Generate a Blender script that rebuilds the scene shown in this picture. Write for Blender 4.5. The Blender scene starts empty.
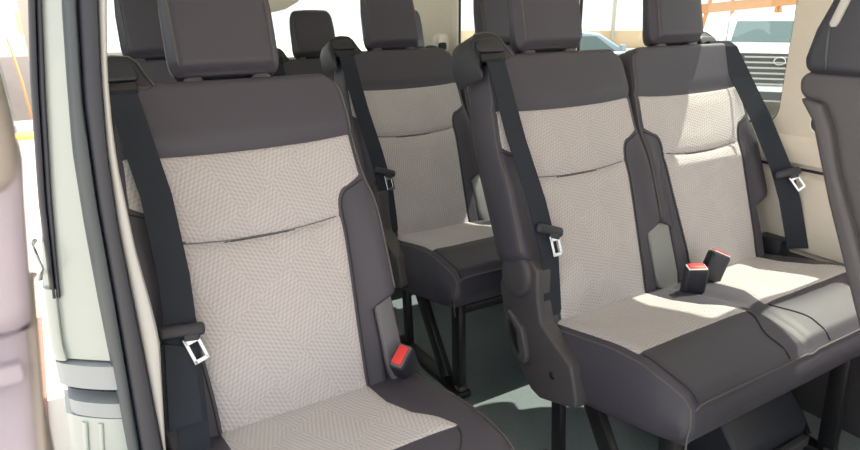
import bpy, bmesh, math, random
from mathutils import Vector, Matrix
random.seed(4)
sc = bpy.context.scene
COL = sc.collection
PI = math.pi
def sm(t):
    t = max(0.0, min(1.0, t)); return t*t*(3-2*t)
def lerp(a, b, t): return a+(b-a)*t
def interp(x, xs, ys):
    if x <= xs[0]: return ys[0]
    for i in range(len(xs)-1):
        if x <= xs[i+1]:
            return lerp(ys[i], ys[i+1], (x-xs[i])/(xs[i+1]-xs[i]))
    return ys[-1]
def srgb(r, g, b):
    f = lambda c: (c/255/12.92) if c/255 <= .04045 else ((c/255+.055)/1.055)**2.4
    return (f(r), f(g), f(b), 1)

# ------------------------------------------------------------------ materials
def mat(name, col, rough=.6, metal=0, spec=.5, noise=0, nscale=40, bump=0, bscale=300, coat=0):
    m = bpy.data.materials.new(name); m.use_nodes = True
    nt = m.node_tree; b = nt.nodes['Principled BSDF']
    b.inputs['Base Color'].default_value = col
    b.inputs['Roughness'].default_value = rough
    b.inputs['Metallic'].default_value = metal
    b.inputs['Specular IOR Level'].default_value = spec
    b.inputs['Coat Weight'].default_value = coat
    tc = nt.nodes.new('ShaderNodeTexCoord')
    n = nt.nodes.new('ShaderNodeTexNoise'); n.inputs['Scale'].default_value = nscale; n.inputs['Detail'].default_value = 4
    nt.links.new(tc.outputs['Object'], n.inputs['Vector'])
    mx = nt.nodes.new('ShaderNodeMix'); mx.data_type = 'RGBA'
    k = noise
    mx.inputs[6].default_value = tuple(c*(1-k) for c in col[:3])+(1,)
    mx.inputs[7].default_value = tuple(min(1, c*(1+k)) for c in col[:3])+(1,)
    nt.links.new(n.outputs['Fac'], mx.inputs[0]); nt.links.new(mx.outputs[2], b.inputs['Base Color'])
    if bump:
        n2 = nt.nodes.new('ShaderNodeTexNoise'); n2.inputs['Scale'].default_value = bscale; n2.inputs['Detail'].default_value = 3
        nt.links.new(tc.outputs['Object'], n2.inputs['Vector'])
        bp = nt.nodes.new('ShaderNodeBump'); bp.inputs['Strength'].default_value = bump; bp.inputs['Distance'].default_value = .002
        nt.links.new(n2.outputs['Fac'], bp.inputs['Height']); nt.links.new(bp.outputs[0], b.inputs['Normal'])
    return m
def mathn(nt, op, a, b=None):
    n = nt.nodes.new('ShaderNodeMath'); n.operation = op
    for i, v in enumerate((a, b)):
        if v is None: continue
        if isinstance(v, (int, float)): n.inputs[i].default_value = v
        else: nt.links.new(v, n.inputs[i])
    return n.outputs[0]
def fabric_mat(name, col):
    m = bpy.data.materials.new(name); m.use_nodes = True
    nt = m.node_tree; b = nt.nodes['Principled BSDF']
    b.inputs['Roughness'].default_value = .85; b.inputs['Specular IOR Level'].default_value = .25
    b.inputs['Sheen Weight'].default_value = .15
    uv = nt.nodes.new('ShaderNodeUVMap'); uv.uv_map = 'UVMap'
    sp = nt.nodes.new('ShaderNodeSeparateXYZ'); nt.links.new(uv.outputs[0], sp.inputs[0])
    u, v = sp.outputs[0], sp.outputs[1]
    P = mathn(nt, 'ADD', u, v); Q = mathn(nt, 'SUBTRACT', u, v)
    k = 2*PI/.0125
    wa = mathn(nt, 'SINE', mathn(nt, 'MULTIPLY', P, k)); wb = mathn(nt, 'SINE', mathn(nt, 'MULTIPLY', Q, k))
    fa = mathn(nt, 'SINE', mathn(nt, 'MULTIPLY', P, k*.5)); fb = mathn(nt, 'SINE', mathn(nt, 'MULTIPLY', Q, k*.5))
    # broad zigzag facets choose which of the two weaves is on top
    z1 = mathn(nt, 'SINE', mathn(nt, 'MULTIPLY', u, 2*PI/.13))
    z2 = mathn(nt, 'SINE', mathn(nt, 'ADD', mathn(nt, 'MULTIPLY', v, 2*PI/.17), mathn(nt, 'MULTIPLY', u, 2*PI/.3)))
    msk = mathn(nt, 'GREATER_THAN', mathn(nt, 'ADD', z1, z2), 0.0)
    A = mathn(nt, 'MULTIPLY', wa, fb); B = mathn(nt, 'MULTIPLY', wb, fa)
    mx = nt.nodes.new('ShaderNodeMix'); mx.data_type = 'FLOAT'
    nt.links.new(msk, mx.inputs[0]); nt.links.new(A, mx.inputs[2]); nt.links.new(B, mx.inputs[3])
    h = mx.outputs[0]
    fac = mathn(nt, 'MULTIPLY_ADD', h, .5); fac.node.inputs[2].default_value = .5
    ms = mathn(nt, 'MULTIPLY_ADD', msk, .07); nt.links.new(fac, ms.node.inputs[2])
    ramp = nt.nodes.new('ShaderNodeMix'); ramp.data_type = 'RGBA'
    ramp.inputs[6].default_value = tuple(c*.78 for c in col[:3])+(1,)
    ramp.inputs[7].default_value = tuple(min(1, c*1.07) for c in col[:3])+(1,)
    nt.links.new(ms, ramp.inputs[0]); nt.links.new(ramp.outputs[2], b.inputs['Base Color'])
    bp = nt.nodes.new('ShaderNodeBump'); bp.inputs['Strength'].default_value = .5; bp.inputs['Distance'].default_value = .0015
    nt.links.new(h, bp.inputs['Height']); nt.links.new(bp.outputs[0], b.inputs['Normal'])
    return m
def floor_mat():
    m = mat('vinyl_floor', srgb(112, 124, 128), .5, noise=.12, nscale=9, bump=.25, bscale=500)
    nt = m.node_tree; b = nt.nodes['Principled BSDF']
    src = b.inputs['Base Color'].links[0].from_socket
    tc = [n for n in nt.nodes if n.type == 'TEX_COORD'][0]
    v = nt.nodes.new('ShaderNodeTexVoronoi'); v.inputs['Scale'].default_value = 260
    nt.links.new(tc.outputs['Object'], v.inputs['Vector'])
    f = mathn(nt, 'LESS_THAN', v.outputs['Distance'], .28)
    mx = nt.nodes.new('ShaderNodeMix'); mx.data_type = 'RGBA'; mx.inputs[7].default_value = srgb(158, 164, 164)
    nt.links.new(mathn(nt, 'MULTIPLY', f, .5), mx.inputs[0]); nt.links.new(src, mx.inputs[6]); nt.links.new(mx.outputs[2], b.inputs['Base Color'])
    return m
def glass_mat(name, tint, gloss=.06):
    m = bpy.data.materials.new(name); m.use_nodes = True
    nt = m.node_tree; nt.nodes.clear()
    o = nt.nodes.new('ShaderNodeOutputMaterial'); t = nt.nodes.new('ShaderNodeBsdfTransparent'); g = nt.nodes.new('ShaderNodeBsdfGlossy')
    t.inputs[0].default_value = tint; g.inputs['Roughness'].default_value = .02
    mx = nt.nodes.new('ShaderNodeMixShader'); mx.inputs[0].default_value = gloss
    nt.links.new(t.outputs[0], mx.inputs[1]); nt.links.new(g.outputs[0], mx.inputs[2]); nt.links.new(mx.outputs[0], o.inputs[0])
    return m
M = dict(
 leather=mat('dark_grey_leather', srgb(73, 71, 81), .48, spec=.4, noise=.05, nscale=12, bump=.25, bscale=700),
 fabric=fabric_mat('woven_beige_fabric', srgb(197, 192, 194)),
 stitch=mat('stitching_thread', srgb(98, 95, 96), .8),
 fabseam=mat('fabric_seam', srgb(112, 106, 104), .85),
 seam=mat('seam_groove', srgb(48, 46, 50), .8),
 plastic=mat('black_plastic', srgb(48, 50, 58), .45, noise=.05),
 shell=mat('grey_plastic', srgb(74, 72, 76), .5, noise=.05, bump=.15, bscale=900),
 sunlit_shell=mat('sunlit_grey_plastic', srgb(140, 143, 142), .5),  # bench hinge-cover grey, lightened to put the sunlight into its colour
 sleeve=mat('sleeve_grey_plastic', srgb(100, 98, 104), .45),
 belt=mat('belt_webbing', srgb(42, 48, 58), .75, spec=.3, noise=.06, nscale=200, bump=.2, bscale=900),
 chrome=mat('chrome', srgb(215, 215, 215), .22, metal=1),
 red=mat('red_button', srgb(226, 60, 58), .45),
 white=mat('white_plastic', srgb(225, 222, 220), .5),
 steel=mat('black_painted_steel', srgb(30, 30, 33), .38, noise=.06),
 cream=mat('cream_plastic', srgb(238, 231, 218), .6, noise=.03, bump=.1, bscale=800),
 creamtrim=mat('pale_trim', srgb(176, 175, 171), .55),
 paint=mat('white_body_paint', srgb(166, 174, 170), .3, noise=.02, coat=.3),
 lav=mat('pearl_white_paint', srgb(158, 150, 163), .45, noise=.02),
 tan=mat('tan_trim', srgb(146, 139, 134), .6),
 rubber=mat('black_rubber', srgb(34, 37, 48), .5, noise=.06),
 rubber2=mat('grey_rubber', srgb(62, 70, 75), .45, noise=.05),
 greyband=mat('grey_band_paint', srgb(152, 158, 162), .35, noise=.03),
 floor=floor_mat(),
 glass=glass_mat('window_glass', (.86, .9, .88, 1)),
 concrete=mat('pale_concrete', srgb(214, 206, 196), .9, noise=.1, nscale=2, bump=.2, bscale=40),
 brick=mat('brown_paving', srgb(150, 112, 100), .9, noise=.25, nscale=20),
 wallgrey=mat('grey_blockwork', srgb(146, 140, 139), .9, noise=.1, nscale=6),
 kerbw=mat('grey_kerb', srgb(190, 190, 196), .8, noise=.05),
 kerby=mat('yellow_kerb_paint', srgb(214, 198, 100), .7, noise=.08),
 orange=mat('orange_paint', srgb(206, 150, 104), .6, noise=.1),
 tanwall=mat('tan_wall', srgb(214, 190, 160), .9, noise=.06),
 carwhite=mat('white_car_paint', srgb(232, 234, 234), .3, coat=.5),
 carsilver=mat('blue_silver_car_paint', srgb(168, 186, 198), .3, metal=.2, coat=.5),
 carglass=mat('car_glass', srgb(98, 116, 118), .08, spec=.8),
 cardark=mat('car_dark_trim', srgb(70, 72, 74), .5),
 tyre=mat('tyre_rubber', srgb(38, 38, 40), .8),
 pole=mat('galvanised_pole', srgb(186, 186, 184), .5, metal=.3),
 cyan=mat('pale_cyan_paint', srgb(170, 205, 205), .6),
)

# ------------------------------------------------------------------ mesh helpers
def link(o, parent=None):
    COL.objects.link(o)
    if parent is not None: o.parent = parent
    return o
def mesh(name, verts, faces, m, parent=None, smooth=True, uv=None, recalc=True):
    me = bpy.data.meshes.new(name)
    me.from_pydata([tuple(v) for v in verts], [], faces)
    if uv:
        l = me.uv_layers.new(name='UVMap')
        for lp in me.loops: l.data[lp.index].uv = uv[lp.vertex_index]
    if recalc:
        bm = bmesh.new(); bm.from_mesh(me); bmesh.ops.recalc_face_normals(bm, faces=bm.faces); bm.to_mesh(me); bm.free()
    me.materials.append(M[m])
    if smooth:
        for p in me.polygons: p.use_smooth = True
    o = bpy.data.objects.new(name, me)
    return link(o, parent)
def empty(name, loc, label, cat, group=None, rz=0):
    o = bpy.data.objects.new(name, None); COL.objects.link(o); o.empty_display_size = .1
    o.location = loc; o.rotation_euler = (0, 0, rz)
    o['label'] = label; o['category'] = cat
    if group: o['group'] = group
    return o
def tag(o, label, cat, group=None):
    o['label'] = label; o['category'] = cat
    if group: o['group'] = group
    return o
def struct(o):
    o['kind'] = 'structure'; return o
def finish_bm(name, bm, m, parent=None, smooth=False, angle=None):
    me = bpy.data.meshes.new(name); bmesh.ops.recalc_face_normals(bm, faces=bm.faces)
    bm.to_mesh(me); bm.free(); me.materials.append(M[m])
    if smooth:
        for p in me.polygons: p.use_smooth = True
    o = bpy.data.objects.new(name, me); link(o, parent)
    if smooth and angle is not None:
        try: me.set_sharp_from_angle(angle=angle)
        except Exception: pass
    return o
def add_box(bm, c, s, R=None, bev=0, seg=2, taper=None):
    r = bmesh.ops.create_cube(bm, size=1)
    vs = r['verts']
    for v in vs:
        x, y, z = v.co
        if taper: x, y = x*(taper if z > 0 else 1), y*(taper if z > 0 else 1)
        v.co = Vector((x*s[0], y*s[1], z*s[2]))
    if bev:
        es = list({e for v in vs for e in v.link_edges})
        g = bmesh.ops.bevel(bm, geom=es, offset=bev, segments=seg, affect='EDGES', profile=.5)
        vs = list({v for f in g['faces'] for v in f.verts} | {v for v in vs if v.is_valid})
    T = Matrix.Translation(Vector(c)) @ (R.to_4x4() if R is not None else Matrix.Identity(4))
    bmesh.ops.transform(bm, matrix=T, verts=vs)
def box(name, c, s, m, parent=None, R=None, bev=.004, taper=None, seg=2):
    bm = bmesh.new(); add_box(bm, c, s, R, bev, seg, taper)
    return finish_bm(name, bm, m, parent, smooth=True, angle=.6)
def tube_vf(pts, r, n=8, closed=False):
    V, F = [], []
    pts = [Vector(p) for p in pts]; N = len(pts)
    up = None
    for i, p in enumerate(pts):
        a = pts[i-1] if (i > 0 or closed) else p
        b = pts[(i+1) % N] if (i < N-1 or closed) else p
        t = (b-a).normalized()
        if up is None:
            up = Vector((0, 0, 1)) if abs(t.z) < .9 else Vector((1, 0, 0))
        s = t.cross(up)
        if s.length < 1e-6: s = t.orthogonal()
        s.normalize(); up = s.cross(t).normalized()
        rr = r[i] if isinstance(r, (list, tuple)) else r
        for k in range(n):
            an = 2*PI*k/n
            V.append(p+s*rr*math.cos(an)+up*rr*math.sin(an))
    for i in range(N if closed else N-1):
        j = (i+1) % N
        for k in range(n):
            F.append((i*n+k, i*n+(k+1) % n, j*n+(k+1) % n, j*n+k))
    if not closed:
        F.append(tuple(range(n))); F.append(tuple((N-1)*n+k for k in range(n)))
    return V, F
def tube(name, pts, r, m, parent=None, n=8, closed=False):
    V, F = tube_vf(pts, r, n, closed)
    return mesh(name, V, F, m, parent)
def cyl(name, a, b, r, m, parent=None, n=16, bev=0):
    return tube(name, [a, b], r, m, parent, n)
def bar_bm(bm, a, b, w, d, bev=.003, side=None):
    a, b = Vector(a), Vector(b); t = (b-a)
    z = t.normalized(); x = Vector(side) if side else Vector((1, 0, 0))
    x = (x - z*x.dot(z)).normalized(); y = z.cross(x)
    R = Matrix((x, y, z)).transposed()
    add_box(bm, (a+b)/2, (w, d, t.length), R, bev)
def bar(name, a, b, w, d, m, parent=None, bev=.003, side=None):
    bm = bmesh.new(); bar_bm(bm, a, b, w, d, bev, side)
    return finish_bm(name, bm, m, parent, smooth=True, angle=.6)
def prism(name, poly, axis, lo, hi, m, parent=None, bev=.006, seg=3, smooth=True):
    """poly in the two other axes (in order), extruded along axis"""
    bm = bmesh.new()
    def P(a, b, c):
        return {0: (c, a, b), 1: (a, c, b), 2: (a, b, c)}[axis]
    v1 = [bm.verts.new(P(a, b, lo)) for a, b in poly]; v2 = [bm.verts.new(P(a, b, hi)) for a, b in poly]
    bm.faces.new(v1); bm.faces.new(v2[::-1])
    n = len(poly)
    for i in range(n): bm.faces.new((v1[i], v1[(i+1) % n], v2[(i+1) % n], v2[i]))
    bmesh.ops.recalc_face_normals(bm, faces=bm.faces)
    if bev:
        es = [e for e in bm.edges if len(e.link_faces) == 2 and e.calc_face_angle(0) > .5]
        bmesh.ops.bevel(bm, geom=es, offset=bev, segments=seg, affect='EDGES', profile=.5, clamp_overlap=True)
    return finish_bm(name, bm, m, parent, smooth=smooth, angle=.7)
def pad_vf(front, back, nu, nv, layers=4, bulge=.006):
    """closed cushion: front(i,j), back(i,j) give points on nu x nv grids; boundaries are bridged with a bulge"""
    V, F = [], []
    fi = [[0]*nv for _ in range(nu)]; bi = [[0]*nv for _ in range(nu)]
    for i in range(nu):
        for j in range(nv):
            fi[i][j] = len(V); V.append(Vector(front(i, j)))
    for i in range(nu):
        for j in range(nv):
            bi[i][j] = len(V); V.append(Vector(back(i, j)))
    for i in range(nu-1):
        for j in range(nv-1):
            F.append((fi[i][j], fi[i+1][j], fi[i+1][j+1], fi[i][j+1]))
            F.append((bi[i][j], bi[i][j+1], bi[i+1][j+1], bi[i+1][j]))
    loop = [(i, 0) for i in range(nu)]+[(nu-1, j) for j in range(1, nv)]+[(i, nv-1) for i in range(nu-2, -1, -1)]+[(0, j) for j in range(nv-2, 0, -1)]
    L = len(loop)
    cen = sum((V[fi[i][j]] for i, j in loop), Vector())/L
    rows = [[fi[i][j] for i, j in loop]]
    for k in range(1, layers):
        t = k/layers; row = []
        for idx, (i, j) in enumerate(loop):
            a, b = V[fi[i][j]], V[bi[i][j]]
            p = a.lerp(b, t)
            i0, j0 = loop[idx-1]; i1, j1 = loop[(idx+1) % L]
            tg = (V[fi[i1][j1]]-V[fi[i0][j0]]); nrm = tg.cross(b-a)
            if nrm.length > 1e-9:
                nrm.normalize()
                if nrm.dot(a-cen) < 0: nrm = -nrm
            row.append(len(V)); V.append(p+nrm*bulge*math.sin(PI*t))
        rows.append(row)
    rows.append([bi[i][j] for i, j in loop])
    for a, b in zip(rows, rows[1:]):
        for k in range(L):
            F.append((a[k], a[(k+1) % L], b[(k+1) % L], b[k]))
    return V, F
def edged(n, e=.25):
    """0..1 spacing, denser at both ends"""
    out = []
    for i in range(n):
        t = i/(n-1); c = .5-.5*math.cos(PI*t)
        out.append(lerp(t, c, .75))
    return out
def supere(c, r, e, n=14, m=20):
    V, F = [], []
    f = lambda v: math.copysign(abs(v)**e, v)
    for i in range(n+1):
        a = -PI/2+PI*i/n
        for k in range(m):
            b = 2*PI*k/m
            V.append(Vector((c[0]+r[0]*f(math.cos(a))*f(math.cos(b)), c[1]+r[1]*f(math.cos(a))*f(math.sin(b)), c[2]+r[2]*f(math.sin(a)))))
    for i in range(n):
        for k in range(m):
            F.append((i*m+k, i*m+(k+1) % m, (i+1)*m+(k+1) % m, (i+1)*m+k))
    return V, F

# ------------------------------------------------------------------ seat pieces (seat space: u across, s up the back, d out of it)
class Frame:
    def __init__(s, th, zs, ux=0): s.th, s.zs, s.ux = th, zs, ux
    def P(s, u, v, d=0):
        c, sn = math.cos(s.th), math.sin(s.th)
        return Vector((s.ux+u, v*sn-d*c, s.zs+v*c+d*sn))
TOP = .667
BOL = .020
WADD = 0.0
def back_w(s):
    k = WADD*sm((.5-s)/.15)
    if s < .15: return .2
    w = lerp(.2, .245+k, sm((s-.15)/.03)) if s < .18 else interp(s, [.18, .40, .53, TOP], [.245+k, .244+k, .236, .226])
    r = .055
    if s > TOP-r:
        q = s-(TOP-r); w = w-r+math.sqrt(max(0, r*r-q*q))
    return w
def s_bound(u): return .521+.010*(u/.235)**2
def s_mid(u): return .348+.018*(u/.2)**2
def back_d(u, s):
    w = back_w(s); t = min(w-abs(u), TOP-s)
    r = .016
    d = -r+math.sqrt(max(0, r*r-(r-max(t, 0))**2)) if t < r else 0
    d += BOL*sm((abs(u)-.18)/.05)*sm((.46-s)/.14)*sm((s+.02)/.06)*(1-.25*sm((.2-s)/.1))
    d += .007*sm((s-.53)/.03)
    d += .006*(1-(u/.22)**2)*sm((s-s_mid(u))/.05)*sm((s_bound(u)-s)/.04)
    d += .008*(1-(u/.22)**2)*sm((s_mid(u)-s)/.05)*sm(s/.08)
    d -= .008*sm((.172-abs(u))/.03)*math.exp(-((s-s_mid(u))/.009)**2)
    if abs(u) < .235: d -= .004*math.exp(-((s-s_bound(u)-.003)/.005)**2)
    return d
def fab_u(s):
    if s < .372: return lerp(.152, .172, sm(s/.372))
    if s < .414:
        q = (s-.372)/.042
        return .172+.028*(1-math.sqrt(max(0, 1-q*q)))
    if s < .431: return lerp(.200, .237, (s-.414)/.017)
    return min(.238, back_w(s)-.003)
def make_back(fr, root, thick=.115):
    nu, nv = 45, 80
    us = [2*t-1 for t in edged(nu)]
    ss = [-.05+(TOP+.05)*t for t in edged(nv)]
    def F(i, j):
        s = ss[j]; u = us[i]*back_w(s); return fr.P(u, s, back_d(u, s))
    def B(i, j):
        s = ss[j]; w = back_w(s)-.012
        th = interp(s, [-.05, .1, .5, TOP], [.07, .085, thick, thick-.015])
        return fr.P(us[i]*w, min(s, TOP-.012), -th)
    V, Fc = pad_vf(F, B, nu, nv, 6, .008)
    bk = mesh('backrest', V, Fc, 'leather', root)
    # woven insert
    bs = [0, .03]+[.03+(.745-.03)*k/80 for k in range(1, 81)]+[.745+.085*k/34 for k in range(1, 35)]+[.83+.17*k/18 for k in range(1, 19)]
    na = 31; V, Fc, UV = [], [], []
    for j, b in enumerate(bs):
        for i in range(na):
            a = 2*i/(na-1)-1
            s = b*.521; u = a*fab_u(s*1.0)
            s = b*s_bound(u)
            e = min((1-abs(a))*fab_u(s), (1-b)*.52)
            V.append(fr.P(u, s, back_d(u, s)+.0025-.0045*(1-sm(e/.006)))); UV.append((u, s))
    for j in range(len(bs)-1):
        for i in range(na-1):
            k = j*na+i; Fc.append((k, k+1, k+na+1, k+na))
    mesh('fabric_insert', V, Fc, 'fabric', bk, uv=UV)
    tube('mid_seam', [fr.P(u, s_mid(u), back_d(u, s_mid(u))+.0048) for u in [-.158+.316*k/40 for k in range(41)]], .0011, 'fabseam', bk, 6)
    for sg in (-1, 1):   # stitched piping down each front edge
        pts = []
        for k in range(60):
            s = lerp(.185, .645, k/59); u = back_w(s)-.0045; pts.append(fr.P(sg*u, s, back_d(u, s)+.0008))
        tube('piping', pts, .0022, 'stitch', bk, 6)
        pts = []          # bolster seam
        for k in range(90):
            s = lerp(.0, .428, k/89); u = fab_u(s)+.002; pts.append(fr.P(sg*u, s, back_d(u, s)+.0005))
        tube('bolster_seam', pts, .0016, 'seam', bk, 6)
    return bk
def make_headrest(fr, root, lift=0.0):
    S0, S1 = .678+lift, .889+lift
    nu, nv = 31, 31
    us = [2*t-1 for t in edged(nu)]; vs = edged(nv)
    def w(t):
        a = interp(t, [0, .15, .6, 1], [.106, .110, .109, .101]); r = .2
        if t > 1-r:
            q = (t-(1-r))/r; a -= .03*(1-math.sqrt(max(0, 1-q*q)))
        if t < .1:
            q = (.1-t)/.1; a -= .012*(1-math.sqrt(max(0, 1-q*q)))
        return a
    tilt = lambda t: -.008+.03*t
    def hd(u, t):
        e = min(w(t)-abs(u), (1-t)*.21, t*.21)
        d = -.022*(1-sm(min(1, max(0, e)/.02)))+.006*(1-(u/w(t))**2)
        return tilt(t)+.012+d-.003*math.exp(-((abs(u)-.094)/.003)**2)
    def F(i, j):
        t = vs[j]; u = us[i]*w(t); s = lerp(S0, S1, t)
        return fr.P(u, s, hd(u, t))
    def B(i, j):
        t = vs[j]; u = us[i]*(w(t)-.016)+.004; s = lerp(S0+.01, S1-.012, t)
        return fr.P(u, s, -.068+.052*t)
    V, Fc = pad_vf(F, B, nu, nv, 6, .007)
    h = mesh('headrest', V, Fc, 'leather', root)
    for sg in (-1, 1):
        pts = [fr.P(sg*.094, lerp(S0, S1, .08+.86*k/24), hd(.094, .08+.86*k/24)+.0022) for k in range(25)]
        tube('piping', pts, .0022, 'stitch', h, 6)
    for sg in (-1, 1):
        cyl('headrest_post', fr.P(sg*.068, .6, -.028), fr.P(sg*.068, S0+.03, -.028), .006, 'chrome', root, 10)
    for sg in (-1, 1):
        V, Fc = supere((0, 0, 0), (.019, .012, .008), .5, 8, 16)
        R = Matrix.Rotation(-fr.th, 4, 'X'); T = Matrix.Translation(fr.P(sg*.068, TOP+.003, -.026))
        mesh('post_sleeve', [T @ R @ v for v in V], Fc, 'sleeve', root)
    return h
def make_guide(fr, root, sg=-1, uc=.208, back=0.0):
    """moulded belt guide capping one shoulder of a backrest"""
    def slab(name, pts, d0, d1, m, par, bev, slope=0):
        bm = bmesh.new()
        f1 = [bm.verts.new(fr.P(sg*(uc+a), s, d1-back-slope*(s-.64))) for a, s in pts]; f2 = [bm.verts.new(fr.P(sg*(uc+a), s, d0-back)) for a, s in pts]
        bm.faces.new(f1); bm.faces.new(f2[::-1]); n = len(pts)
        for i in range(n): bm.faces.new((f1[i], f1[(i+1) % n], f2[(i+1) % n], f2[i]))
        bmesh.ops.recalc_face_normals(bm, faces=bm.faces)
        bmesh.ops.bevel(bm, geom=[e for e in bm.edges if e.calc_face_angle(0) > .3], offset=bev, segments=4, affect='EDGES', profile=.5)
        return finish_bm(name, bm, m, par, smooth=True, angle=.9)
    arch = [(.048, .60), (.056, .64), (.055, .68), (.044, .706), (.026, .721), (-.004, .725), (-.034, .722), (-.046, .708), (-.054, .682), (-.066, .658), (-.05, .647), (-.036, .652), (.036, .652), (.040, .62)]
    g = slab('belt_guide', arch, -.095, .014, 'plastic', root, .009, .28)
    brow = [(.040, .672), (.040, .692), (.030, .704), (-.026, .706), (-.036, .696), (-.040, .672), (-.03, .668), (.03, .668)]
    slab('guide_brow', brow, -.03, .024, 'plastic', g, .006, .25)
    slot = [(.036, .645), (.036, .666), (-.034, .666), (-.034, .645)]
    slab('guide_slot', slot, -.03, .0155, 'steel', g, .003)
    pts = [fr.P(sg*(uc+a), s, .0125-.28*(s-.64)-back) for a, s in ((.044, .705), (.026, .7195), (-.004, .7235), (-.032, .7205), (-.0445, .707), (-.053, .681), (-.064, .658))]
    tube('guide_piping', pts, .0018, 'stitch', g, 6)
    return g
def strip(name, cen, wid, m, parent, th=.0012):
    """webbing: centre points + half-width vectors"""
    V, F = [], []
    n = len(cen)
    for i in range(n):
        c = Vector(cen[i]); w = Vector(wid[i] if isinstance(wid, list) else wid)
        t = Vector(cen[min(i+1, n-1)])-Vector(cen[max(i-1, 0)])
        nn = t.cross(w).normalized()*th
        V += [c-w-nn, c+w-nn, c+w+nn, c-w+nn]
    for i in range(n-1):
        a, b = i*4, i*4+4
        for k in range(4): F.append((a+k, a+(k+1) % 4, b+(k+1) % 4, b+k))
    F += [(0, 1, 2, 3), tuple((n-1)*4+k for k in (3, 2, 1, 0))]
    return mesh(name, V, F, m, parent, smooth=False)
def make_tongue(T, parent, flip=1):
    """T: matrix; local x across the belt, y out of it, z up along it"""
    bm = bmesh.new()
    add_box(bm, (0, 0, 0), (.078, .016, .024), None, .008, 3)
    add_box(bm, (.014*flip, .001, -.012), (.03, .012, .018), None, .005, 3)
    bmesh.ops.transform(bm, matrix=T, verts=bm.verts)
    t = finish_bm('belt_tongue', bm, 'plastic', parent, smooth=True, angle=.6)
    bm = bmesh.new()
    R = Matrix.Rotation(-.38*flip, 3, 'Y')
    def pt(x, z): 
        v = R @ Vector((x, 0, z)); return v+Vector((.012*flip, .004, -.014))
    add_box(bm, pt(-.011, -.022), (.007, .003, .050), R, .001, 1)
    add_box(bm, pt(.011, -.022), (.007, .003, .050), R, .001, 1)
    add_box(bm, pt(0, -.043), (.028, .003, .008), R, .001, 1)
    add_box(bm, pt(0, -.004), (.028, .003, .014), R, .001, 1)
    bmesh.ops.transform(bm, matrix=T, verts=bm.verts)
    finish_bm('latch_plate', bm, 'chrome', t, smooth=False)
    return t
def make_buckle(T, parent, L=.075, rim='white'):
    """T: local z along the stalk towards the slot, y front face"""
    bm = bmesh.new(); add_box(bm, (0, 0, -.03), (.058, .034, L), None, .008, 3)
    add_box(bm, (0, 0, -.03-L*.62), (.044, .026, L*.6), None, .008, 2)
    bmesh.ops.transform(bm, matrix=T, verts=bm.verts)
    b = finish_bm('buckle', bm, 'plastic', parent, smooth=True, angle=.6)
    z = L/2-.03
    bm = bmesh.new(); add_box(bm, (0, 0, z), (.050, .027, .004), None, .0015, 2); bmesh.ops.transform(bm, matrix=T, verts=bm.verts)
    finish_bm('button_rim', bm, rim, b, smooth=True, angle=.6)
    bm = bmesh.new(); add_box(bm, (0, -.001, z+.002), (.043, .022, .007), None, .002, 2); bmesh.ops.transform(bm, matrix=T, verts=bm.verts)
    finish_bm('release_button', bm, 'red', b, smooth=True, angle=.6)
    return b
CY = [-.43, -.412, -.395, -.34, -.28, -.2, -.1, 0, .06]
CZ = [-.06, -.022, .0, .022, .036, .035, .018, -.002, -.012]
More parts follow.
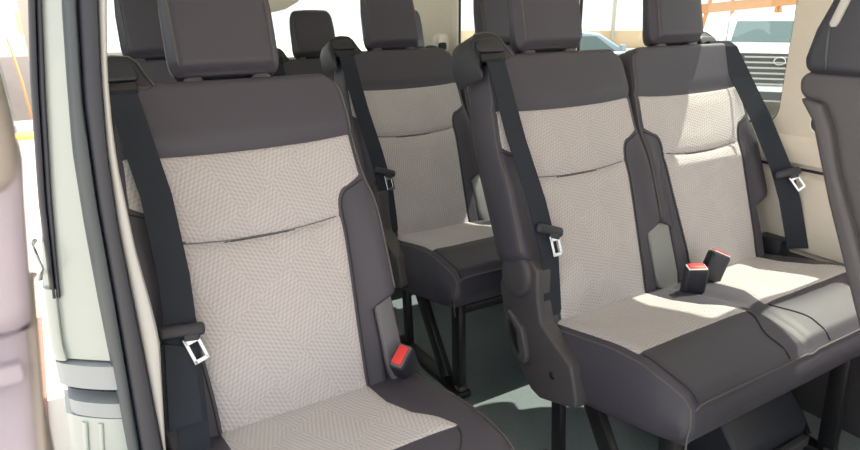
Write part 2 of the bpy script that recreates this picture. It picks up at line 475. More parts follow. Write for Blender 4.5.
def make_cushion(zs, root, u0, u1, seats, name='cushion', taper_l=0.0):
    nu, nv = 21+20*len(seats)+20*(len(seats) > 1), 56
    us = edged(nu); FRONT, REAR = -.395, .05
    vs = [FRONT+(REAR-FRONT)*t for t in edged(nv)]
    cgroove = [(a+b)/2 for a, b in zip(seats, seats[1:])]
    def span(y):
        k = sm((-.30-y)/.11)
        r = .05
        return u0+.012*k+taper_l*sm((y+.25)/.25), u1-.012*k
    def zt(u, y):
        z = interp(y, CY, CZ)
        # smooth the profile a little
        z = (interp(y-.02, CY, CZ)+2*z+interp(y+.02, CY, CZ))/4
        a, b = span(y)
        t = min(u-a, b-u); r = .035
        if t < r: z += .8*(-r+math.sqrt(max(0, r*r-(r-max(t, 0))**2)))
        c = min(abs(u-s) for s in seats)
        z -= .010*(1-sm((c-.06)/.13))*sm((y+.3)/.1)*sm(-y/.08)
        for g in cgroove: z -= .012*math.exp(-((u-g)/.012)**2)*sm((y+.41)/.03)
        t = y-FRONT
        if t < .02: z -= .010*(1-sm(t/.02))
        return zs+z
    def F(i, j):
        y = vs[j]; a, b = span(y); u = lerp(a, b, us[i]); return Vector((u, y, zt(u, y)))
    def Bm(i, j):
        y = lerp(FRONT+.012, REAR-.01, (vs[j]-FRONT)/(REAR-FRONT)); a, b = span(vs[j]); u = lerp(a+.006, b-.006, us[i])
        return Vector((u, y, zs+interp(y, [-.39, -.28, -.17, .05], [-.112, -.132, -.155, -.195])))
    V, Fc = pad_vf(F, Bm, nu, nv, 8, .016)
    cu = mesh(name, V, Fc, 'leather', root)
    for sx in seats:
        def fu(y):
            a = interp(y, [-.255, -.21, -.165, -.09, .03], [.218, .198, .168, .152, .156]); return a
        na, nb = 33, 46; V, Fc, UV = [], [], []
        for j in range(nb):
            tb = j/(nb-1)
            for i in range(na):
                a = 2*i/(na-1)-1
                yf = -.262-.012*(a*a)+.018
                y = lerp(yf, .03, tb)
                hw = fu(y)
                lo = max((-.23 if len(seats) > 1 and sx == seats[0] else -hw)+sx, span(y)[0]+.010); hi = hw+sx
                u = lerp(lo, hi, (a+1)/2)
                e = min((1-abs(a))*hw, (y-yf))
                V.append(Vector((u, y, zt(u, y)+.003-.005*(1-sm(e/.008))))); UV.append((u-sx, y+.3))
        for j in range(nb-1):
            for i in range(na-1):
                k = j*na+i; Fc.append((k, k+1, k+na+1, k+na))
        mesh('fabric_insert', V, Fc, 'fabric', cu, uv=UV)
        for sg in (-1, 1):
            pts = []
            for k in range(14):
                t = k/13; y = lerp(-.258, -.392, t); u = sx+sg*(lerp(.205, .16, sm(t*1.6)) if t < .63 else lerp(.16, .165, (t-.63)/.37))
                if u < span(y)[0]+.02: u = span(y)[0]+.02
                pts.append((u, y, zt(u, y)+.0008))
            tube('panel_seam', pts, .002, 'seam', cu, 6)
    pts = []
    for k in range(60):
        y = FRONT+.002; a, b = span(y); u = lerp(a+.01, b-.01, k/59); pts.append((u, y-.004, zt(u, y)-.002))
    tube('piping', pts, .0024, 'stitch', cu, 6)
    for sg in (0, 1):
        pts = []
        for k in range(40):
            y = lerp(.0, FRONT+.004, k/39); a, b = span(y); u = (a+.004) if sg == 0 else (b-.004)
            pts.append((u, y, zt(u, y)+.001))
        a, b = span(FRONT); u = a if sg == 0 else b
        for k in range(1, 8):
            pts.append((u+(-.009 if sg == 0 else .009)*math.sin(PI*k/8), FRONT-.004, zt(u, FRONT)-.013*k))
        tube('piping', pts, .0022, 'stitch', cu, 6)
    return cu
def leg_frame(root, u, zc, H):
    """one side of the steel under-frame"""
    bar('leg', (u, -.325, .02), (u, -.315, H), .028, .046, 'steel', root, .004)
    bar('leg', (u+.012, .035, .02), (u+.012, .055, H-.05), .024, .036, 'steel', root, .004)
    bar('brace', (u-.004, -.255, .03), (u-.004, -.06, H-.02), .024, .05, 'steel', root, .004)
    bar('floor_rail', (u, -.36, .012), (u, .10, .012), .05, .024, 'steel', root, .006, side=(1, 0, 0))
    V, F = supere((u, -.335, .030), (.018, .018, .010), .6, 8, 12)
    mesh('bolt', V, F, 'shell', root)
def shield(fr, root, ux):
    """recliner cover on the aisle side of a bench"""
    x = ux
    poly = [(.165, .545), (.135, .44), (.10, .375), (.025, .305), (-.01, .297), (-.065, .315), (-.135, .338), (-.135, .36), (-.11, .44), (-.04, .478), (.0, .50), (.015, .56), (.02, .63), (.075, .66), (.14, .63)]
    sh = prism('recliner_cover', poly, 0, x-.012, x+.035, 'shell', root, .008, 3)
    V, F = [], []
    n = 32; cy, cz, r = .092, .60, .058
    for rr, xx in ((r, x-.006), (r, x-.018), (r-.006, x-.024), (r-.02, x-.026)):
        for k in range(n):
            a = 2*PI*k/n; V.append((xx, cy+rr*.92*math.cos(a), cz+rr*1.05*math.sin(a)))
    for i in range(3):
        for k in range(n): F.append((i*n+k, i*n+(k+1) % n, (i+1)*n+(k+1) % n, (i+1)*n+k))
    F.append(tuple(3*n+k for k in range(n)))
    mesh('hinge_cap', V, F, 'shell', sh)
    lv = [(.11, .50), (.122, .455), (.075, .385), (.035, .375), (.028, .40), (.052, .47)]
    prism('recline_lever', lv, 0, x-.028, x-.006, 'shell', sh, .007, 3)
    lv2 = [(.095, .482), (.10, .455), (.07, .405), (.05, .40), (.066, .46)]
    prism('lever_recess', lv2, 0, x-.031, x-.020, 'steel', sh, .003, 2)
    V, F = supere((x-.012, -.052, .385), (.004, .009, .009), .8, 8, 14)
    mesh('cover_screw', V, F, 'steel', sh)
    return sh
def side_cover(fr, root, sg, u=.222, hw=.022, m='sleeve'):
    """grey moulding low between a backrest and the next"""
    pts = [(u-hw, .175), (u+hw, .175), (u+hw, .03), (u+hw*.7, -.03), (u-hw*.5, -.03), (u-hw, .03)]
    bm = bmesh.new()
    f1 = [bm.verts.new(fr.P(sg*a, s, .006)) for a, s in pts]; f2 = [bm.verts.new(fr.P(sg*a, s, -.07)) for a, s in pts]
    bm.faces.new(f1); bm.faces.new(f2[::-1]); n = len(pts)
    for i in range(n): bm.faces.new((f1[i], f1[(i+1) % n], f2[(i+1) % n], f2[i]))
    bmesh.ops.recalc_face_normals(bm, faces=bm.faces)
    bmesh.ops.bevel(bm, geom=list(bm.edges), offset=.008, segments=3, affect='EDGES', profile=.5)
    return finish_bm('hinge_cover', bm, m, root, smooth=True, angle=.7)
def tongue_T(fr, u, s, d, roll=0):
    R = Matrix.Rotation(PI, 4, 'Z') @ Matrix.Identity(4)
    ax = Vector((1, 0, 0)); az = (fr.P(0, 1)-fr.P(0, 0)).normalized(); ay = (fr.P(0, 0, 1)-fr.P(0, 0, 0)).normalized()
    m = Matrix((ax, ay, az)).transposed().to_4x4()
    return Matrix.Translation(fr.P(u, s, d)) @ m @ Matrix.Rotation(roll, 4, 'Y')
def shoulder_belt(fr, root, pts, tongue_at, roll, cover=False, flip=1, hw=.0265):
    cen = []
    for a, b in zip(pts, pts[1:]):
        for k in range(6): cen.append(fr.P(*[lerp(a[i], b[i], k/6) for i in range(3)]))
    cen.append(fr.P(*pts[-1]))
    bl = strip('seat_belt', cen, Vector((hw, 0, 0)), 'belt', root)
    make_tongue(tongue_T(fr, *tongue_at, roll), bl, flip)
    return bl

def make_single(loc, label, group, th=.392, zs=.478):
    global WADD
    WADD = .010
    root = empty('passenger_seat', loc, label, 'seat', group)
    fr = Frame(th, zs)
    make_cushion(zs, root, -.245, .280, [0])
    make_back(fr, root); make_headrest(fr, root); make_guide(fr, root, -1)
    side_cover(fr, root, 1); side_cover(fr, root, -1)
    bl = shoulder_belt(fr, root, [(-.205, .66, .008), (-.204, .64, .022), (-.182, .45, .03), (-.181, .3, .042), (-.188, .2, .05), (-.194, .12, .048), (-.205, -.03, .04)], (-.188, .205, .057), .10)
    bm = bmesh.new()
    pv = [(-.038, .0), (.03, .0), (.03, .135), (-.022, .155), (-.03, .15)]
    a = [bm.verts.new(fr.P(-.196+u-.012*(1-s/.15), s+.04, .058)) for u, s in pv]; b = [bm.verts.new(fr.P(-.196+u-.012*(1-s/.15), s+.04, .035)) for u, s in pv]
    bm.faces.new(a); bm.faces.new(b[::-1])
    for i in range(5): bm.faces.new((a[i], a[(i+1) % 5], b[(i+1) % 5], b[i]))
    bmesh.ops.recalc_face_normals(bm, faces=bm.faces); bmesh.ops.bevel(bm, geom=list(bm.edges), offset=.006, segments=2, affect='EDGES')
    finish_bm('belt_cover', bm, 'belt', bl, smooth=True, angle=.7)
    # buckle on the aisle side
    az = Vector((-.42, -.42, .8)).normalized(); ay = Vector((.3, -.9, .2)); ay = (ay-az*ay.dot(az)).normalized(); ax = ay.cross(az)
    T = Matrix.Translation(Vector((.228, -.012, zs+.042))) @ Matrix((ax, ay, az)).transposed().to_4x4()
    make_buckle(T, root, .105, 'sleeve')
    WADD = 0.0
    leg_frame(root, -.15, 0, zs-.14); leg_frame(root, .13, 0, zs-.14)
    return root
def make_bench(loc, label, group, th=.366, zs=.493, tongue_roll=.35, mirror_belt=True):
    root = empty('bench_seat', loc, label, 'seat', group)
    SP = .49
    make_cushion(zs, root, -.178, SP+.235, [0, SP])
    for k, ux in enumerate((0, SP)):
        fr = Frame(th, zs, ux)
        make_back(fr, root); make_headrest(fr, root)
        make_guide(fr, root, -1) if k == 0 else make_guide(fr, root, 1, .182, .055)
        if k == 0:
            side_cover(fr, root, 1, .242, .042, 'sunlit_shell')
            shoulder_belt(fr, root, [(-.214, .66, .008), (-.212, .64, .022), (-.203, .45, .032), (-.19, .3, .045), (-.176, .17, .038), (-.17, .08, .012), (-.172, -.03, -.01)], (-.172, .225, .05), .35)
        else:
            R = lambda x, y, z: Vector((x, y, z))
            cen = [fr.P(.168, .668, -.04), fr.P(.178, .672, -.006), fr.P(.188, .65, .008), fr.P(.205, .55, .024), fr.P(.222, .42, .05), fr.P(.238, .25, .075), fr.P(.25, .15, .075), fr.P(.268, .0, .06)]
            c2 = []
            for a, b in zip(cen, cen[1:]):
                for q in range(5): c2.append(a.lerp(b, q/5))
            c2.append(cen[-1])
            bl = strip('seat_belt', c2, Vector((.028, -.017, 0)), 'belt', root)
            make_tongue(tongue_T(fr, .241, .235, .090, -.05) @ Matrix.Rotation(.55, 4, 'Z'), bl, 1)
            box('belt_anchor', (SP+.275, .03, zs+.0), (.06, .09, .07), 'plastic', root, None, .01)
    shield(Frame(th, zs), root, -.205)
    # two buckles standing between the seats
    for az, ay, p in ((( -.08, -.12, .98), (-.51, -.86, 0), (.240, -.080, .070)), ((.46, .0, .88), (-.45, -.9, 0), (.372, -.050, .072))):
        az = Vector(az).normalized(); ay = Vector(ay); ay = (ay-az*ay.dot(az)).normalized(); ax = ay.cross(az)
        make_buckle(Matrix.Translation(Vector((p[0], p[1], zs+p[2]))) @ Matrix((ax, ay, az)).transposed().to_4x4(), root, .085)
    leg_frame(root, -.105, 0, zs-.14); leg_frame(root, SP+.1, 0, zs-.14)
    bar('cross_bar', (-.105, -.3, zs-.17), (SP+.1, -.3, zs-.17), .03, .03, 'steel', root, .004, side=(0, 1, 0))
    return root

G = 'grey leather and beige fabric van seats'
s1 = make_single((.33, 1.06, 0), 'nearest single seat with grey leather and pale woven fabric, beside the door pillar', G)
s2 = make_single((.338, 1.863, -.0), 'single seat behind the nearest seat, only its headrest showing beside the door pillar', G, zs=.468)
b1 = make_bench((1.152, 1.05, 0), 'double bench seat in the sun by the window, two red buckles on its cushion', G)
b2 = make_bench((1.135, 1.863, 0), 'double bench seat behind the sunlit bench, its aisle end showing across the gangway', G, th=.392, zs=.468)
b3 = make_bench((1.155, 2.70, 0), 'rearmost bench seat, small dark headrests against the back window', G, th=.37, zs=.385)

hb = empty('shade_box', (1.62, .98, 0), 'low black box put in to deepen the shade beneath the sunlit bench', 'box')  # dark box added to deepen the shade on the floor under the bench
prism('housing', [(-.2, .0), (-.2, .10), (-.14, .17), (.12, .17), (.16, .13), (.16, .0)], 0, -.22, .10, 'plastic', hb, .012, 3)
bar('bracket', (-.2, -.215, .05), (.08, -.215, .05), .03, .02, 'shell', hb, .004, side=(0, 0, 1))

# ------------------------------------------------------------------ front seat at the right edge
fs = empty('front_seat', (0, 0, 0), 'dark front seat seen side-on, a cream tab on its padded top', 'seat')
fs.location = (1.13, .3, 0)
X0, X1 = .9-1.13, 1.36-1.13
Q = lambda pts: [(y-.3, z) for y, z in pts]
bodyp = Q([(.50, 1.136), (.513, 1.125), (.509, 1.105), (.493, 1.092), (.474, 1.06), (.432, .965), (.398, .885), (.364, .81), (.23, .48), (.10, .48), (.13, .56), (.30, .95), (.35, 1.09), (.37, 1.136)])
bd_ = prism('backrest', bodyp, 0, X0+.004, X1, 'shell', fs, .018, 4)
sp_ = Q([(.500, 1.100), (.470, 1.097), (.452, 1.065), (.434, 1.011), (.393, .924), (.20, .50), (.232, .48), (.367, .81), (.401, .887), (.437, .968), (.478, 1.072)])
prism('side_trim', sp_, 0, X0-.010, X0+.02, 'shell', bd_, .006, 3)
dome = Q([(.505, 1.132), (.508, 1.152), (.500, 1.19), (.485, 1.227), (.462, 1.258), (.43, 1.278), (.395, 1.28), (.37, 1.25), (.355, 1.19), (.355, 1.132)])
dm = prism('headrest', dome, 0, X0-.004, X1-.05, 'plastic', fs, .014, 4)
tube('dome_seam', [(X0-.004, y-.3, z) for y, z in ((.474, 1.14), (.4765, 1.16), (.478, 1.18), (.478, 1.20))], .0022, 'rubber2', dm, 6)
tab = Q([(.4785, 1.198), (.4755, 1.193), (.470, 1.194), (.467, 1.199), (.452, 1.246), (.462, 1.250)])
prism('cream_tab', tab, 0, X0-.008, X0+.0, 'creamtrim', dm, .0015, 2)
fc = Q([(.16, .5), (.0, .53), (-.25, .55), (-.33, .50), (-.32, .40), (.15, .36)])
prism('cushion', fc, 0, X0+.01, X1, 'leather', fs, .03, 4)
prism('pedestal', Q([(.1, .37), (-.25, .37), (-.22, .0), (.1, .0)]), 0, X0+.06, X1-.06, 'plastic', fs, .01, 2)

# ------------------------------------------------------------------ van shell
def s_mesh_box(name, c, s, m, parent=None, bev=.003):
    return struct(box(name, c, s, m, parent, None, bev))
XW = 1.955
fl = s_mesh_box('floor', (.96, 1.35, -.02), (2.0, 4.0, .04), 'floor')
def wall_holes(name, X, ax_out, outer, holes, m, thick=.02, parent=None):
    """wall in the y-z plane (X = inner face); holes are rounded rectangles (y0,y1,z0,z1,r)"""
    bm = bmesh.new(); loops = [outer]
    for h in holes: loops.append(rrect(*h))
    es = []
    for lp in loops:
        vs = [bm.verts.new((X, y, z)) for y, z in lp]
        for i in range(len(vs)): es.append(bm.edges.new((vs[i], vs[(i+1) % len(vs)])))
    r = bmesh.ops.triangle_fill(bm, use_beauty=True, use_dissolve=False, edges=es)
    faces = [f for f in bm.faces]
    g = bmesh.ops.extrude_face_region(bm, geom=faces)
    for v in [e for e in g['geom'] if isinstance(e, bmesh.types.BMVert)]: v.co.x += thick*ax_out
    return finish_bm(name, bm, m, parent)
def rrect(a0, a1, b0, b1, r, n=7):
    out = []
    for cx, cz, st in ((a1-r, b1-r, 0), (a0+r, b1-r, 1), (a0+r, b0+r, 2), (a1-r, b0+r, 3)):
        for k in range(n+1):
            a = PI/2*(st+k/n); out.append((cx+r*math.cos(a), cz+r*math.sin(a)))
    return out
WT = 1.47
RW = [(-.45, .79, .84, 1.36, .05), (.81, 1.05, .86, WT+.06, .03), (1.150, 2.06, .862, WT, .06), (2.2, 2.96, .9, WT, .07)]  # second opening invented and first one cut low, shaping sun on the bench cushion
wr = struct(wall_holes('wall_right', XW, 1, [(-.6, 0), (3.3, 0), (3.3, 1.62), (-.6, 1.62)], RW, 'cream'))
LW = [(1.22, 2.08, .78, WT, .06), (2.18, 3.05, .78, WT, .07)]
wl = struct(wall_holes('wall_left', .065, -1, [(1.12, 0), (3.3, 0), (3.3, 1.62), (1.12, 1.62)], LW, 'cream', thick=.07))
def window(n, X, hole, sgn):
    w = bpy.data.objects.new('window_%d' % n, None); COL.objects.link(w); w['kind'] = 'structure'
    w.location = (X, (hole[0]+hole[1])/2, (hole[2]+hole[3])/2)
    off = Vector(w.location)
    lp = [Vector((X+.012*sgn, y, z))-off for y, z in rrect(*hole)]
    o = tube('window_frame', lp, .0075, 'rubber', w, 8, True); o['kind'] = 'structure'
    r = hole[4]
    lp = rrect(hole[0]-.004, hole[1]+.004, hole[2]-.004, hole[3]+.004, r)
    V = [Vector((X+.014*sgn, y, z))-off for y, z in lp]+[Vector((X+.018*sgn, y, z))-off for y, z in lp]
    k = len(lp); F = [tuple(range(k)), tuple(range(2*k-1, k-1, -1))]+[(i, (i+1) % k, k+(i+1) % k, k+i) for i in range(k)]
    g = mesh('glass_pane', V, F, 'glass', w, smooth=False); g['kind'] = 'structure'
for i, h in enumerate(RW): window(i+1, XW, h, 1)
for i, h in enumerate(LW): window(i+5, .065, h, -1)
# moulded panels of the right wall: rib under the sill and raised lower panel
prism_y = [(XW-.001, .845), (XW-.012, .83), (XW-.02, .80), (XW-.016, .765), (XW-.001, .755)]
def ext_y(name, poly, y0, y1, m):
    bm = bmesh.new()
    a = [bm.verts.new((x, y0, z)) for x, z in poly]; b = [bm.verts.new((x, y1, z)) for x, z in poly]
    bm.faces.new(a); bm.faces.new(b[::-1]); n = len(poly)
    for i in range(n): bm.faces.new((a[i], a[(i+1) % n], b[(i+1) % n], b[i]))
    return struct(finish_bm(name, bm, m, None, smooth=True, angle=.8))
ext_y('trim_2', prism_y, -.5, 3.2, 'cream')
ext_y('trim_3', [(XW, .75), (XW-.006, .75), (XW-.006, .742), (XW, .742)], .2, 3.2, 'rubber')
ext_y('trim_4', [(XW, .735), (XW-.018, .725), (XW-.022, .6), (XW-.016, .5), (XW, .49)], .2, 1.85, 'cream')
ext_y('baseboard_right', [(XW, .48), (XW-.03, .47), (XW-.045, .40), (XW-.045, .0), (XW, .0)], .0, 3.2, 'shell')
# rear wall with the hatch window
def rear_wall():
    Y = 3.28
    bm = bmesh.new(); es = []
    for lp in ([(.0, 0), (2.0, 0), (2.0, 1.62), (.0, 1.62)], rrect(.2, 1.885, .985, 1.275, .05)):
        vs = [bm.verts.new((x, Y, z)) for x, z in lp]
        for i in range(len(vs)): es.append(bm.edges.new((vs[i], vs[(i+1) % len(vs)])))
    bmesh.ops.triangle_fill(bm, use_beauty=True, use_dissolve=False, edges=es)
    g = bmesh.ops.extrude_face_region(bm, geom=list(bm.faces))
    for v in [e for e in g['geom'] if isinstance(e, bmesh.types.BMVert)]: v.co.y += .05
    return struct(finish_bm('wall_rear', bm, 'cream'))
rear_wall()
w6 = bpy.data.objects.new('window_7', None); COL.objects.link(w6); w6['kind'] = 'structure'; w6.location = (1.04, 3.3, 1.12)
lp = rrect(.196, 1.889, .981, 1.279, .05)
V = [Vector((x-1.04, .005, z-1.12)) for x, z in lp]+[Vector((x-1.04, .009, z-1.12)) for x, z in lp]; k = len(lp)
struct(mesh('glass_pane', V, [tuple(range(k)), tuple(range(2*k-1, k-1, -1))]+[(i, (i+1) % k, k+(i+1) % k, k+i) for i in range(k)], 'glass', w6, smooth=False))
struct(tube('window_frame', [Vector((x-1.04, -.012, z-1.12)) for x, z in rrect(.2, 1.885, .985, 1.275, .05)], .007, 'cream', w6, 8, True))
# hatch header mouldings above the rear window
struct(prism('trim_5', [(.55, 1.30), (.55, 1.228), (1.02, 1.208), (1.10, 1.225), (1.17, 1.262), (1.17, 1.30)], 1, 3.18, 3.29, 'cream', None, .008, 3))
# rounded rear corner pillar
struct(prism('trim_6', [(1.885, 3.29), (1.80, 3.27), (1.88, 3.18), (1.945, 3.03), (1.965, 3.0), (1.965, 3.29)], 2, .3, 1.6, 'cream', None, .01, 3))
cl = s_mesh_box('ceiling', (.96, 1.05, 1.64), (2.05, 4.55, .04), 'cream')
# belt mount on the rear corner
bmnt = empty('belt_mount', (1.915, 3.06, 1.045), 'cream belt mount on the rear corner pillar, black webbing slot under it', 'belt mount')
V, F = supere((0, 0, 0), (.044, .034, .048), .6, 12, 20); mesh('cover', V, F, 'cream', bmnt)
V, F = supere((-.012, -.029, -.016), (.024, .012, .020), .5, 8, 16); mesh('webbing_slot', V, F, 'belt', bmnt)
# ---- door pillar on the left: sweeps of (z, x) edges; the jamb faces slightly inwards
JY = lambda x: 1.1-.8*(x+.05)
ZL = [1.61, 1.42, 1.236, 1.13, 1.03, .96, .88, .80, .73, .70, .684, .66, .64, .60, .56, .52, .40, .2, 0]
def edge(L): 
    L = sorted(L); zs = [a for a, b in L]; xs = [b for a, b in L]
    zs = [0]+zs+[1.42, 1.62]; xs = [xs[0]-.01]+xs+[xs[-1]+.03, xs[-1]+.075]
    return lambda z: interp(z, zs, xs)
E_ = dict(
 aL=[(1.236, .0081), (1.131, -.0083), (.956, -.0293), (.806, -.0395)],
 aR=[(1.236, .0241), (1.104, .006), (.957, -.0115), (.805, -.0263)],
 body=[(1.236, .012), (1.1, .0), (.956, -.0267), (.80, -.0480), (.72, -.0539), (.68, -.051), (.58, -.052), (.509, -.0600)],
 cL=[(1.235, .0456), (1.138, .0355), (1.033, .0258), (.919, .0229), (.796, .0224), (.663, .0233), (.52, .0231)],
 cM=[(1.235, .0635), (1.104, .0501), (.959, .0451), (.798, .0449), (.522, .0418)],
 cR=[(1.235, .0869), (1.138, .0762), (1.034, .0682), (.921, .0658), (.816, .068), (.695, .0706), (.526, .0745)],
 dR=[(1.235, .0969), (1.138, .0842), (1.063, .0794), (1.012, .0783), (.883, .083), (.801, .0904), (.733, .0950), (.526, .0787)])
E_ = {k: edge(v) for k, v in E_.items()}
def sweep(name, fl, fr_, z0, z1, y_off, bulge, depth, m, parent, n=8, dz=.025):
    V, F = [], []; N = max(2, int((z1-z0)/dz)+1)
    for a in range(N):
        z = lerp(z0, z1, a/(N-1)); xl, xr = fl(z), fr_(z)
        ring = [(xl, JY(xl)+depth)]
        for k in range(n+1):
            t = k/n; x = lerp(xl, xr, t)
            ring.append((x, JY(x)+y_off-bulge*math.sqrt(max(0, 1-(2*t-1)**2))))
        ring.append((xr, JY(xr)+depth))
        V += [(x, y, z) for x, y in ring]
    R = n+3
    for a in range(N-1):
        for k in range(R): F.append((a*R+k, a*R+(k+1) % R, (a+1)*R+(k+1) % R, (a+1)*R+k))
    F += [tuple(range(R)), tuple((N-1)*R+k for k in range(R))]
    o = mesh(name, V, F, m, parent); o['kind'] = 'structure'
    try: o.data.set_sharp_from_angle(angle=.9)
    except Exception: pass
    return o
pil = bpy.data.objects.new('pillar', None); COL.objects.link(pil); pil['kind'] = 'structure'
pil.name = 'trim_1'
sweep('door_jamb', E_['body'], lambda z: E_['cL'](z)+.01, .69, 1.6, .0, .003, .08, 'paint', pil)
sweep('door_jamb', lambda z: E_['body'](z)-.002, lambda z: E_['cL'](z)+.01, .0, .584, .0, .012, .08, 'paint', pil)
sweep('rail_band', lambda z: -.053, lambda z: .036, .642, .684, -.004, .012, .08, 'greyband', pil, 10, .012)
sweep('rail_band', lambda z: -.046, lambda z: .034, .586, .613, .000, .012, .08, 'greyband', pil, 10, .012)
sweep('rail_channel', lambda z: -.042, lambda z: .034, .60, .65, .035, .004, .08, 'plastic', pil, 6, .012)
for a, b, mm, dy in (('aL', 'aR', 'rubber', -.006),):
    sweep('outer_seal', lambda z: E_['aL'](z), lambda z: lerp(E_['aL'](z), E_['aR'](z), .55), .80, 1.6, -.008, .006, .05, 'rubber', pil)
    sweep('outer_seal', lambda z: lerp(E_['aL'](z), E_['aR'](z), .55), lambda z: E_['aR'](z), .80, 1.6, -.004, .007, .05, 'rubber', pil)
sweep('door_seal', E_['cL'], E_['cM'], .0, 1.6, -.004, .014, .06, 'rubber2', pil)
sweep('door_seal', E_['cM'], E_['cR'], .0, 1.6, -.006, .012, .06, 'rubber', pil)
sweep('pillar_trim', lambda z: E_['cR'](z)-.002, E_['dR'], .0, 1.6, .004, .010, .10, 'creamtrim', pil)
sweep('jamb_flange', lambda z: E_['body'](z)-.002, lambda z: E_['body'](z)+.017, .69, .815, -.006, .008, .05, 'paint', pil)
for dx in (.018, .040):
    sweep('jamb_rib', lambda z: E_['body'](z)+dx, lambda z: E_['body'](z)+dx+.010, .0, .575, -.008, .008, .05, 'paint', pil)
lp = [(-.048, 1.085, .886), (-.062, 1.07, .884), (-.066, 1.06, .866), (-.064, 1.06, .846), (-.05, 1.085, .836)]
st = tube('door_striker', [(-.045, 1.10, .890), (-.050, 1.085, .888), (-.046, 1.06, .876), (-.043, 1.055, .858), (-.048, 1.06, .842), (-.058, 1.085, .836), (-.055, 1.10, .836)], .004, 'chrome', pil, 8); st['kind'] = 'structure'
# ---- near door post at the far left
post = bpy.data.objects.new('trim_7', None); COL.objects.link(post); post['kind'] = 'structure'
pl = lambda z: interp(z, [0, 1.095, 1.127, 1.16, 1.174], [-.035, -.0195, -.0145, -.0105, -.0085])
def post_sweep(name, fr_, z0, z1, w, y, m, dz=.006, r=.006):
    V, F = [], []; N = max(3, int((z1-z0)/dz)+1); n = 8
    for a in range(N):
        z = lerp(z0, z1, a/(N-1)); x = fr_(z)
        ring = []
        for k in range(n+1):
            an = PI/2*k/n; ring.append((x-r+r*math.sin(an), y+r-r*math.cos(an)))
        ring = [(x-w, y)]+ring+[(x, y+.05), (x-w, y+.05)]
        V += [(p, q, z) for p, q in ring]
    R = n+4
    for a in range(N-1):
        for k in range(R): F.append((a*R+k, a*R+(k+1) % R, (a+1)*R+(k+1) % R, (a+1)*R+k))
    F += [tuple(range(R)), tuple((N-1)*R+k for k in range(R))]
    o = mesh(name, V, F, m, post); o['kind'] = 'structure'; return o
post_sweep('post_panel', pl, 1.1346, 1.18, .06, .2, 'lav')
post_sweep('post_panel', lambda z: pl(z)-.0005, .2, 1.133, .06, .2, 'lav', .05)
post_sweep('post_trim', lambda z: interp(z, [1.176, 1.178, 1.186, 1.2, 1.215, 1.25], [-.0118, -.0092, -.0084, -.0087, -.0098, -.0125]), 1.176, 1.25, .06, .192, 'tan', .003)
o = box('post_notch', (-.0235, .2, 1.1225), (.012, .006, .0065), 'lav', post, None, .0015); o['kind'] = 'structure'
post_sweep('post_edge', lambda z: pl(z)+.0012, .2, 1.133, .004, .203, 'tan', .05, .001)

# ------------------------------------------------------------------ outside
GZ = -.62
struct(box('ground', (8, 12, GZ-.05), (70, 70, .1), 'concrete', None, None, 0))
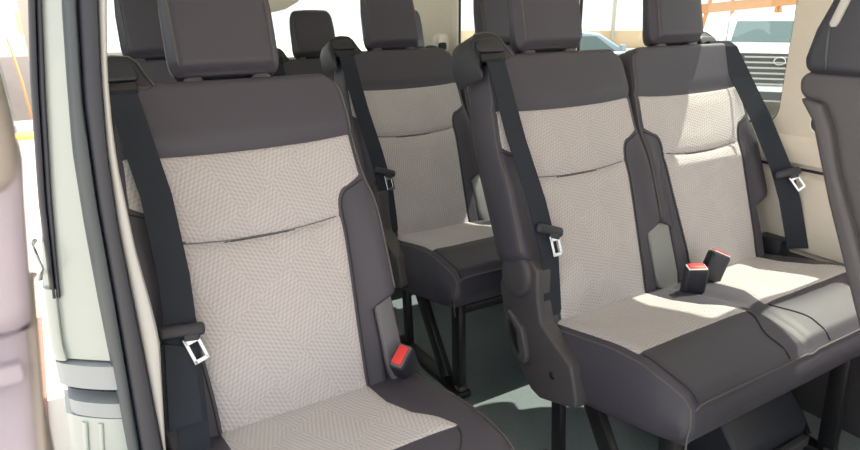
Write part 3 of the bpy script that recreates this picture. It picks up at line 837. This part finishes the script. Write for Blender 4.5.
# brown paving strip beside the van
struct(box('path', (-.34, 3.2, GZ+.01), (.22, 2.4, .02), 'brick', None, None, .005))
def car(loc, rz, name, label, paint, L, W, H, suv):
    c = empty(name, loc, label, 'car', None, rz)      # car faces local -y
    hw = W/2
    zb = .28 if suv else .2; hood = H*(.68 if suv else .62); belt = hood
    body = [(-L/2+.05, zb), (-L/2, zb+.12), (-L/2+.02, hood-.16), (-L/2+.12, hood-.04), (-L*.20, hood+.04), (L*.30, belt+.04), (L/2-.06, belt), (L/2, zb+.3), (L/2-.05, zb)]
    prism('body', body, 0, -hw, hw, paint, c, .08, 3)
    if suv: cab = [(-L*.22, hood), (-L*.10, H-.10), (-L*.02, H), (L*.40, H), (L*.47, H-.12), (L*.49, belt)]
    else: cab = [(-L*.24, hood), (-L*.06, H-.06), (L*.06, H), (L*.2, H-.04), (L*.36, belt)]
    prism('cabin', cab, 0, -hw+.12, hw-.12, paint, c, .06, 3)
    (y0, z0), (y1, z1) = cab[0], cab[1]
    n = Vector((0, -(z1-z0), (y1-y0))).normalized()*.012
    ws = [(-hw+.2, lerp(y0, y1, .12), lerp(z0, z1, .12)), (hw-.2, lerp(y0, y1, .12), lerp(z0, z1, .12)), (hw-.26, lerp(y0, y1, .92), lerp(z0, z1, .92)), (-hw+.26, lerp(y0, y1, .92), lerp(z0, z1, .92))]
    V = [Vector(p)+n for p in ws]+[Vector(p)-n for p in ws]
    mesh('windscreen', V, [(0, 1, 2, 3), (7, 6, 5, 4)]+[(i, (i+1) % 4, 4+(i+1) % 4, 4+i) for i in range(4)], 'carglass', c, smooth=False)
    for sg in (-1, 1):
        x = sg*(hw-.118)
        top = H-.12; lo = hood+.03
        a = -L*.15 if suv else -L*.16; b = L*.42 if suv else L*.26
        for ya, yb, ta, tb in ((a, L*.07, .10*L if suv else .12*L, 0), (L*.09, b, 0, .03*L if suv else .1*L)):
            prism('side_window', [(ya, lo), (yb, lo), (yb-tb, top), (ya+ta, top)], 0, min(x, x+sg*.012), max(x, x+sg*.012), 'carglass', c, .003, 1)
        box('door_mirror', (sg*(hw+.08), -L*.17, hood+.12), (.2, .1, .16), paint, c, None, .03)
        box('headlight', (sg*(hw-.22), -L/2+.01, hood-.2), (.36, .1, .17), 'pole', c, None, .03)
    for sx in (-1, 1):
        for yy in (-L*.31, L*.29):
            r = .38 if suv else .32
            w_ = cyl('wheel', (sx*(hw-.24), yy, r), (sx*(hw+.01), yy, r), r, 'tyre', c, 24)
            cyl('hub', (sx*(hw+.0), yy, r), (sx*(hw+.02), yy, r), r*.6, 'pole', w_, 16)
    gr = box('grille', (0, -L/2-.005, hood-.34), (W*.62, .06, .56), 'cardark', c, None, .02)
    for k in range(6): box('grille_bar', (0, -L/2-.04, hood-.56+.088*k), (W*.54, .03, .028), 'pole', gr, None, .006)
    V = [(.085*math.cos(t*PI/12), -L/2-.065, hood-.18+.06*math.sin(t*PI/12)) for t in range(24)]
    tube('oval_emblem', V, .010, 'chrome', gr, 6, True)
    box('bumper', (0, -L/2-.02, zb+.16), (W*.94, .2, .26), paint, c, None, .06)
    box('air_intake', (0, -L/2-.12, zb+.13), (W*.6, .05, .14), 'cardark', c, None, .02)
    return c
def face_cam(x, y): return math.atan2(-x, y)*1.0
def heading(x, y, extra=0):    # local -y towards the camera side
    return math.atan2(y, x)-PI/2+extra
car((12.54, 7.68, GZ), heading(9.46, 5.59, .06), 'suv', 'white off-road car facing the van, seen through the right-hand side window', 'carwhite', 4.7, 1.98, 1.70, True)
car((11.2, 11.9, GZ), 1.265, 'sedan', 'blue-silver car roof showing between the two bench headrests', 'carsilver', 4.5, 1.75, 1.34, False)
# orange trestle behind the white car
tr = empty('orange_trestle', (17.4, 11.75, GZ), 'orange trestle with splayed legs standing behind the white car', 'trestle', None, heading(12.9, 8.5))
bar('cross_beam', (-1.5, 0, 1.74), (1.3, 0, 2.0), .16, .26, 'orange', tr, .01, side=(0, 1, 0))
for x, dx in ((-.55, -.28), (-.25, .12), (.62, -.12), (.62, .18)):
    bar('leg', (1.4*x+dx*1.8, 0, 0), (1.4*x-dx*.2, 0, 2.9 if x < 0 else 2.2), .11, .12, 'orange', tr, .006)
lp_ = empty('street_lamp', (23.7, 22.6, GZ), 'thin grey lamp post far outside between the bench headrests', 'street lamp')
tube('pole', [(0, 0, 0), (0, 0, 9)], .09, 'pole', lp_, 10)
bar('lamp_arm', (0, 0, 8.9), (1.2, 0, 9.1), .1, .1, 'pole', lp_)
struct(box('wall_compound', (21, 26, GZ+.35), (16, .3, .9), 'tanwall', None, Matrix.Rotation(-.8, 3, 'Z'), .02))
# left side, seen past the door post
struct(box('wall_outer', (-1.5, 13.7, GZ+.56), (6, .3, 1.12), 'wallgrey', None, None, .02))
struct(box('kerb', (-1.5, 12.5, GZ+.06), (6, .5, .12), 'kerbw', None, None, .02))
struct(box('kerb', (-1.5, 11.65, GZ+.03), (6, .4, .06), 'kerby', None, None, .02))
tag(tube('orange_pole', [(-.18, 12.95, GZ), (-.22, 12.95, .1), (-.30, 12.95, .82)], .02, 'orange', None, 8), 'leaning orange pole in front of the grey outside wall', 'pole')
tag(tube('cyan_pole', [(-.47, 13.2, GZ), (-.53, 13.3, .45)], .018, 'cyan', None, 8), 'thin pale cyan pole leaning in front of the grey outside wall', 'pole')
ts = empty('sign_post', (-.12, 18.6, GZ), 'small tan board with a pale top on a post beyond the outside wall', 'sign')
box('board', (0, 0, 1.62), (.13, .06, .5), 'tanwall', ts, None, .01)
box('board_cap', (-.01, 0, 1.98), (.18, .08, .18), 'kerbw', ts, None, .01)
bar('post', (0, .06, 0), (0, .06, 1.6), .06, .06, 'pole', ts)

# ------------------------------------------------------------------ light
w = bpy.data.worlds.new('sky'); sc.world = w; w.use_nodes = True
nt = w.node_tree; bg = nt.nodes['Background']
bg.inputs[0].default_value = (.94, .97, 1.0, 1); bg.inputs[1].default_value = 1.85
sun = bpy.data.lights.new('sun', 'SUN'); sun.energy = 9.5; sun.angle = .009; sun.color = (1, .90, .76)
so = bpy.data.objects.new('sun', sun); COL.objects.link(so)
sd = Vector((1, .0, 1.4)).normalized()
so.rotation_euler = sd.to_track_quat('Z', 'Y').to_euler()
so.location = (6, 1, 8)

# ------------------------------------------------------------------ camera
cd = bpy.data.cameras.new('camera'); cam = bpy.data.objects.new('camera', cd); COL.objects.link(cam); sc.camera = cam
cd.sensor_width = 36; cd.lens = 640.127/860*36; cd.clip_start = .01; cd.clip_end = 300
yaw, pitch, roll = .539702, .325508, -.0088244
fw = Vector((math.sin(yaw)*math.cos(pitch), math.cos(yaw)*math.cos(pitch), -math.sin(pitch)))
r = Vector((math.cos(yaw), -math.sin(yaw), 0)); u = r.cross(fw)
c_, s_ = math.cos(roll), math.sin(roll)
r2, u2 = r*c_+u*s_, u*c_-r*s_
cam.matrix_world = Matrix(((r2.x, u2.x, -fw.x, 0), (r2.y, u2.y, -fw.y, 0), (r2.z, u2.z, -fw.z, 1.22001), (0, 0, 0, 1)))
cd.dof.use_dof = True; cd.dof.focus_distance = 1.4; cd.dof.aperture_fstop = 16
sc.view_settings.view_transform = 'Standard'; sc.view_settings.look = 'None'
sc.view_settings.gamma = 1; sc.view_settings.use_curve_mapping = False
sc.view_settings.exposure = 0.0
